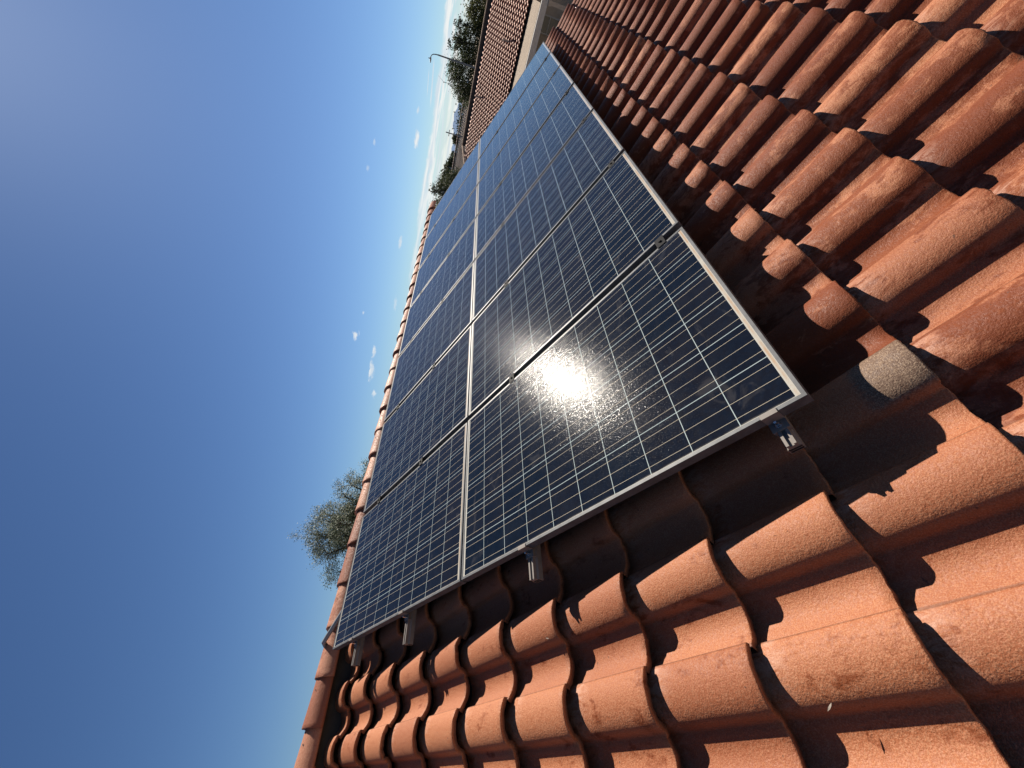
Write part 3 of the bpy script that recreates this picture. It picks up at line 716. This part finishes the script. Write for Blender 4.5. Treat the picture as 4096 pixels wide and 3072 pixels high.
# ================================================================== trees
def tube_limb(mb, p, d, L, r, depth, tips, rs, bend=.35, n=5, split=(2, 3)):
    pts = [Vector(p)]; rad = [r]; dd = Vector(d).normalized(); segs = 4
    for i in range(segs):
        dd = (dd + Vector(rs.normal(0, bend*.35, 3))).normalized(); pts.append(pts[-1]+dd*L/segs); rad.append(r*(1-.45*(i+1)/segs))
    mb.tube(pts, rad, n, cap=False)
    if depth == 0: tips.append((pts[-1], dd)); tips.append((pts[-2], dd)); return
    for k in range(rs.integers(split[0], split[1]+1)):
        nd = (dd + Vector(rs.normal(0, .62, 3))*1.0 + Vector((0, 0, .10))).normalized()
        tube_limb(mb, pts[-1] if k else pts[-2], nd, L*rs.uniform(.62, .85), rad[-1]*.8, depth-1, tips, rs, bend, max(4, n-1), split)
def tree(name, x, y, h, blobs, n, ls, mat, lab, cat='tree', group=None, zg=-4.6, seed=1, limbs=6, trunk_r=.16, bare=.35):
    """blobs: crown masses (dx, dy, z, rx, rz); leaves scattered towards their outsides in clumps"""
    rs = np.random.default_rng(seed); root = empty(name, (x, y, zg)); tag(root, lab, cat, group)
    tk = MB(); zb = min(b[2]-b[4] for b in blobs)-zg
    fork = Vector((rs.normal(0, .15), rs.normal(0, .15), max(zb*.75, .7)))
    tk.tube([(0, 0, -.1), (rs.normal(0, .06), rs.normal(0, .06), fork.z*.5), fork], [trunk_r*1.3, trunk_r, trunk_r*.85], 9)
    for b in blobs:
        c = Vector((b[0], b[1], b[2]-zg))
        for k in range(max(2, limbs//len(blobs)+1)):
            e = c+Vector((rs.normal(0, b[3]*.45), rs.normal(0, b[3]*.45), rs.normal(.1, b[4]*.4)))
            mid = (fork+e)/2+Vector(rs.normal(0, .18, 3)); tk.tube([fork, mid, e], [trunk_r*.55, trunk_r*.34, .015], 6, cap=False)
            for q_ in range(4):
                e2 = e+Vector(rs.normal(0, b[3]*.38, 3)); tk.tube([mid.lerp(e, .5+.1*q_), e.lerp(e2, .5)+Vector(rs.normal(0, .06, 3)), e2], [.03, .018, .006], 4, cap=False)
    tk.build('trunk', M['bark'], root)
    V = []; F = []
    tot = sum(b[3]**2*b[4] for b in blobs)
    for b in blobs:
        nn = int(n*b[3]**2*b[4]/tot); ncl = max(10, nn//26)
        d = rs.normal(0, 1, (ncl, 3)); d /= np.linalg.norm(d, axis=1)[:, None]
        rr = rs.uniform(.30, 1.0, ncl)**.55
        cc = d*rr[:, None]*np.array([b[3], b[3], b[4]])+np.array([b[0], b[1], b[2]-zg])
        cl_r = rs.uniform(.10, .26, ncl)*b[3]
        for i in range(nn):
            j = rs.integers(ncl); p = cc[j]+rs.normal(0, 1, 3)*cl_r[j]*np.array([1, 1, .75])
            a = rs.normal(0, 1, 3); a /= np.linalg.norm(a); bb = rs.normal(0, 1, 3); bb -= a*bb.dot(a); bb /= np.linalg.norm(bb)
            s = ls*rs.uniform(.6, 1.35); k = len(V)
            V += [tuple(p-a*s*.5), tuple(p+bb*s*.28), tuple(p+a*s*.5), tuple(p-bb*s*.28)]; F.append((k, k+1, k+2, k+3))
    me = bpy.data.meshes.new('crown'); me.from_pydata(V, [], F); me.update(); add('crown', me, M[mat], root)
    return root
G1 = 'trees behind the neighbouring roofs'
tree('broadleaf_tree', 48.6, 1.3, 8, [(0, .3, .6, 1.9, 1.6), (0, 1.3, 1.1, 1.2, 1.2), (0, -1.2, 1.4, 1.4, 1.2)], 9000, .17, 'leaf_olive', 'olive green tree at the top edge above the grey roof', group=G1, seed=3)
tree('broadleaf_tree', 48.2, 4.4, 8, [(0, .2, 1.0, 1.55, 1.7), (0, .6, 2.55, .75, .75), (0, -.6, 2.3, .55, .8), (0, -1.1, -.2, 1.2, 1.4)], 12000, .15, 'leaf_dark', 'dark ragged tree between the grey roof and the tall street lamp', group=G1, seed=5)
tree('broadleaf_tree', 48.4, 7.6, 8, [(0, -.3, 1.1, 1.75, 1.9), (0, .9, .5, 1.3, 1.5), (0, -.4, 2.3, 1.0, .85), (0, 1.7, -.3, .9, 1.0)], 15000, .14, 'leaf_dark', 'large dark rounded tree standing at the foot of the tall street lamp', group=G1, seed=8)
tree('broadleaf_tree', 66.0, 15.0, 6, [(0, -2.2, .9, 1.6, .8), (0, .4, .8, 1.7, .7), (0, 2.6, .2, 1.5, .8)], 3200, .26, 'leaf_dark', 'low dark trees just over the brownish roof, right of the blue hill', group=G1, seed=11)
tree('shrub_tree', 63.0, 16.9, 6, [(0, 0, 1.35, .55, .65), (0, .3, .9, .7, .5)], 1500, .2, 'leaf_olive', 'small spiky tree on the horizon beside the thin bare pole', group=G1, seed=12, trunk_r=.09)
tree('broadleaf_tree', 62.0, 19.2, 6, [(0, 0, 1.2, .9, .7), (0, 1.2, 1.5, 1.0, .85), (0, -.9, .8, .6, .5)], 2600, .22, 'leaf_dark', 'ragged dark tree on the horizon left of the thin bare pole', group=G1, seed=14)
tree('broadleaf_tree', 61.0, 21.7, 6, [(0, 0, 1.7, 1.1, .9), (0, .9, 1.9, .9, .9), (0, -.6, .8, 1.0, .9)], 2600, .24, 'leaf_dark', 'dark round tree against the brownish roof, right of the conifer', group=G1, seed=15)
tree('conifer_tree', 41.0, 15.3, 7, [(0, -.2, .9, 1.3, 1.3), (0, .35, 2.0, .75, .8), (0, .5, 2.65, .35, .45), (0, -1.0, .2, 1.1, .9)], 10000, .12, 'leaf_dark', 'dense dark conifer with a pointed top over the far solar panels', group=G1, seed=17)
tree('broadleaf_tree', 40.2, 16.9, 7, [(0, 0, 1.55, .9, .95), (0, .7, .9, 1.1, 1.0), (0, -.4, .1, 1.2, 1.0), (0, 1.3, .2, 1.0, 1.1)], 11000, .12, 'leaf_dark', 'dark leafy tree touching the farthest ridge tiles', group=G1, seed=19)

# airy mesquite beyond our ridge
rs = np.random.default_rng(23); mq = empty('mesquite_tree', (6.6, 15.9, -4.6)); tag(mq, 'airy mesquite with thin feathery branches rising behind the ridge against blue sky', 'tree')
tk = MB(); tips = []
tk.tube([(0, 0, -.1), (.1, .05, 2.2), (.05, 0, 4.0)], [.26, .21, .18], 10)
base_ = Vector((.05, 0, 4.0))
BL = [(1.75, -.55, 6.9, .85), (1.1, -.2, 7.7, .9), (.45, .1, 8.45, .85), (-.35, .2, 8.5, .85), (-1.05, .3, 7.9, .9), (.3, .9, 7.5, .9), (-.3, -.8, 7.6, .9), (2.1, -.5, 6.2, .7), (-1.6, -.1, 7.1, .8), (.9, .3, 6.9, .9), (-.6, .1, 7.1, .9), (2.4, -.8, 6.9, .5), (1.6, -.3, 7.6, .6), (-1.7, .2, 6.4, .8), (.2, .2, 7.2, .9)]
for (tx, ty, tz, br_) in BL:
    e = Vector((tx, ty, tz)); mid = base_.lerp(e, .5)+Vector(rs.normal(0, .16, 3)); tk.tube([base_, base_.lerp(mid, .5)+Vector(rs.normal(0, .05, 3)), mid, mid.lerp(e, .5)+Vector(rs.normal(0, .08, 3)), e], [.085, .07, .05, .035, .02], 6, cap=False)
    for k in range(24):
        st = mid.lerp(e, rs.uniform(.1, 1.0)); dd = Vector(rs.normal(0, 1, 3)).normalized(); dd = (dd+(e-mid).normalized()*.5+Vector((0, 0, -.05))).normalized()
        tube_limb(tk, st, dd, br_*.55, .016, 2, tips, rs, .55, 4, (2, 3))
tk.build('trunk', M['bark'], mq)
V = []; F = []
for (p, d) in tips:
    for i in range(24):
        q_ = p+Vector(rs.normal(0, .085, 3))+d*rs.uniform(-.25, .10)
        a = Vector(rs.normal(0, 1, 3)).normalized(); b_ = a.orthogonal().normalized(); s = rs.uniform(.04, .085); k = len(V)
        V += [tuple(q_-a*s*.5), tuple(q_+b_*s*.2), tuple(q_+a*s*.5), tuple(q_-b_*s*.2)]; F.append((k, k+1, k+2, k+3))
me = bpy.data.meshes.new('crown'); me.from_pydata(V, [], F); me.update(); add('crown', me, M['leaf_mesquite'], mq)

# ================================================================== street lamp and pole
lp = empty('street_lamp', (42.9, 5.62, -4.6)); tag(lp, 'tall grey street lamp with a curved arm rising from the dark trees', 'street lamp')
b = MB(); b.tube([(0, 0, 0), (0, 0, 4.2), (0, 0, 8.35)], [.10, .08, .055], 10); b.build('pole', M['pole'], lp)
b = MB(); b.tube([(0, 0, 8.30), (0, .015, 8.55), (0, .06, 8.75), (0, .16, 8.88), (0, .30, 8.93)], [.045, .038, .034, .03, .03], 8); b.build('arm', M['pole'], lp)
b = MB(); b.tube([(0, .27, 8.93), (0, .42, 8.93), (0, .68, 8.90)], [.04, .075, .035], 10); b.tube([(0, .40, 8.99), (0, .40, 9.10)], .035, 8); b.build('lamp_head', M['pole'], lp)
ut = empty('utility_pole', (56.0, 14.55, -4.6)); tag(ut, 'thin bare pole with a short crossbar above the horizon', 'pole')
b = MB(); b.tube([(0, 0, 0), (0, 0, 7.2)], [.10, .06], 8); b.build('pole', M['pole'], ut)
b = MB(); b.box((-.04, -.35, 6.75), (.04, .35, 6.83)); b.build('crossbar', M['pole'], ut)
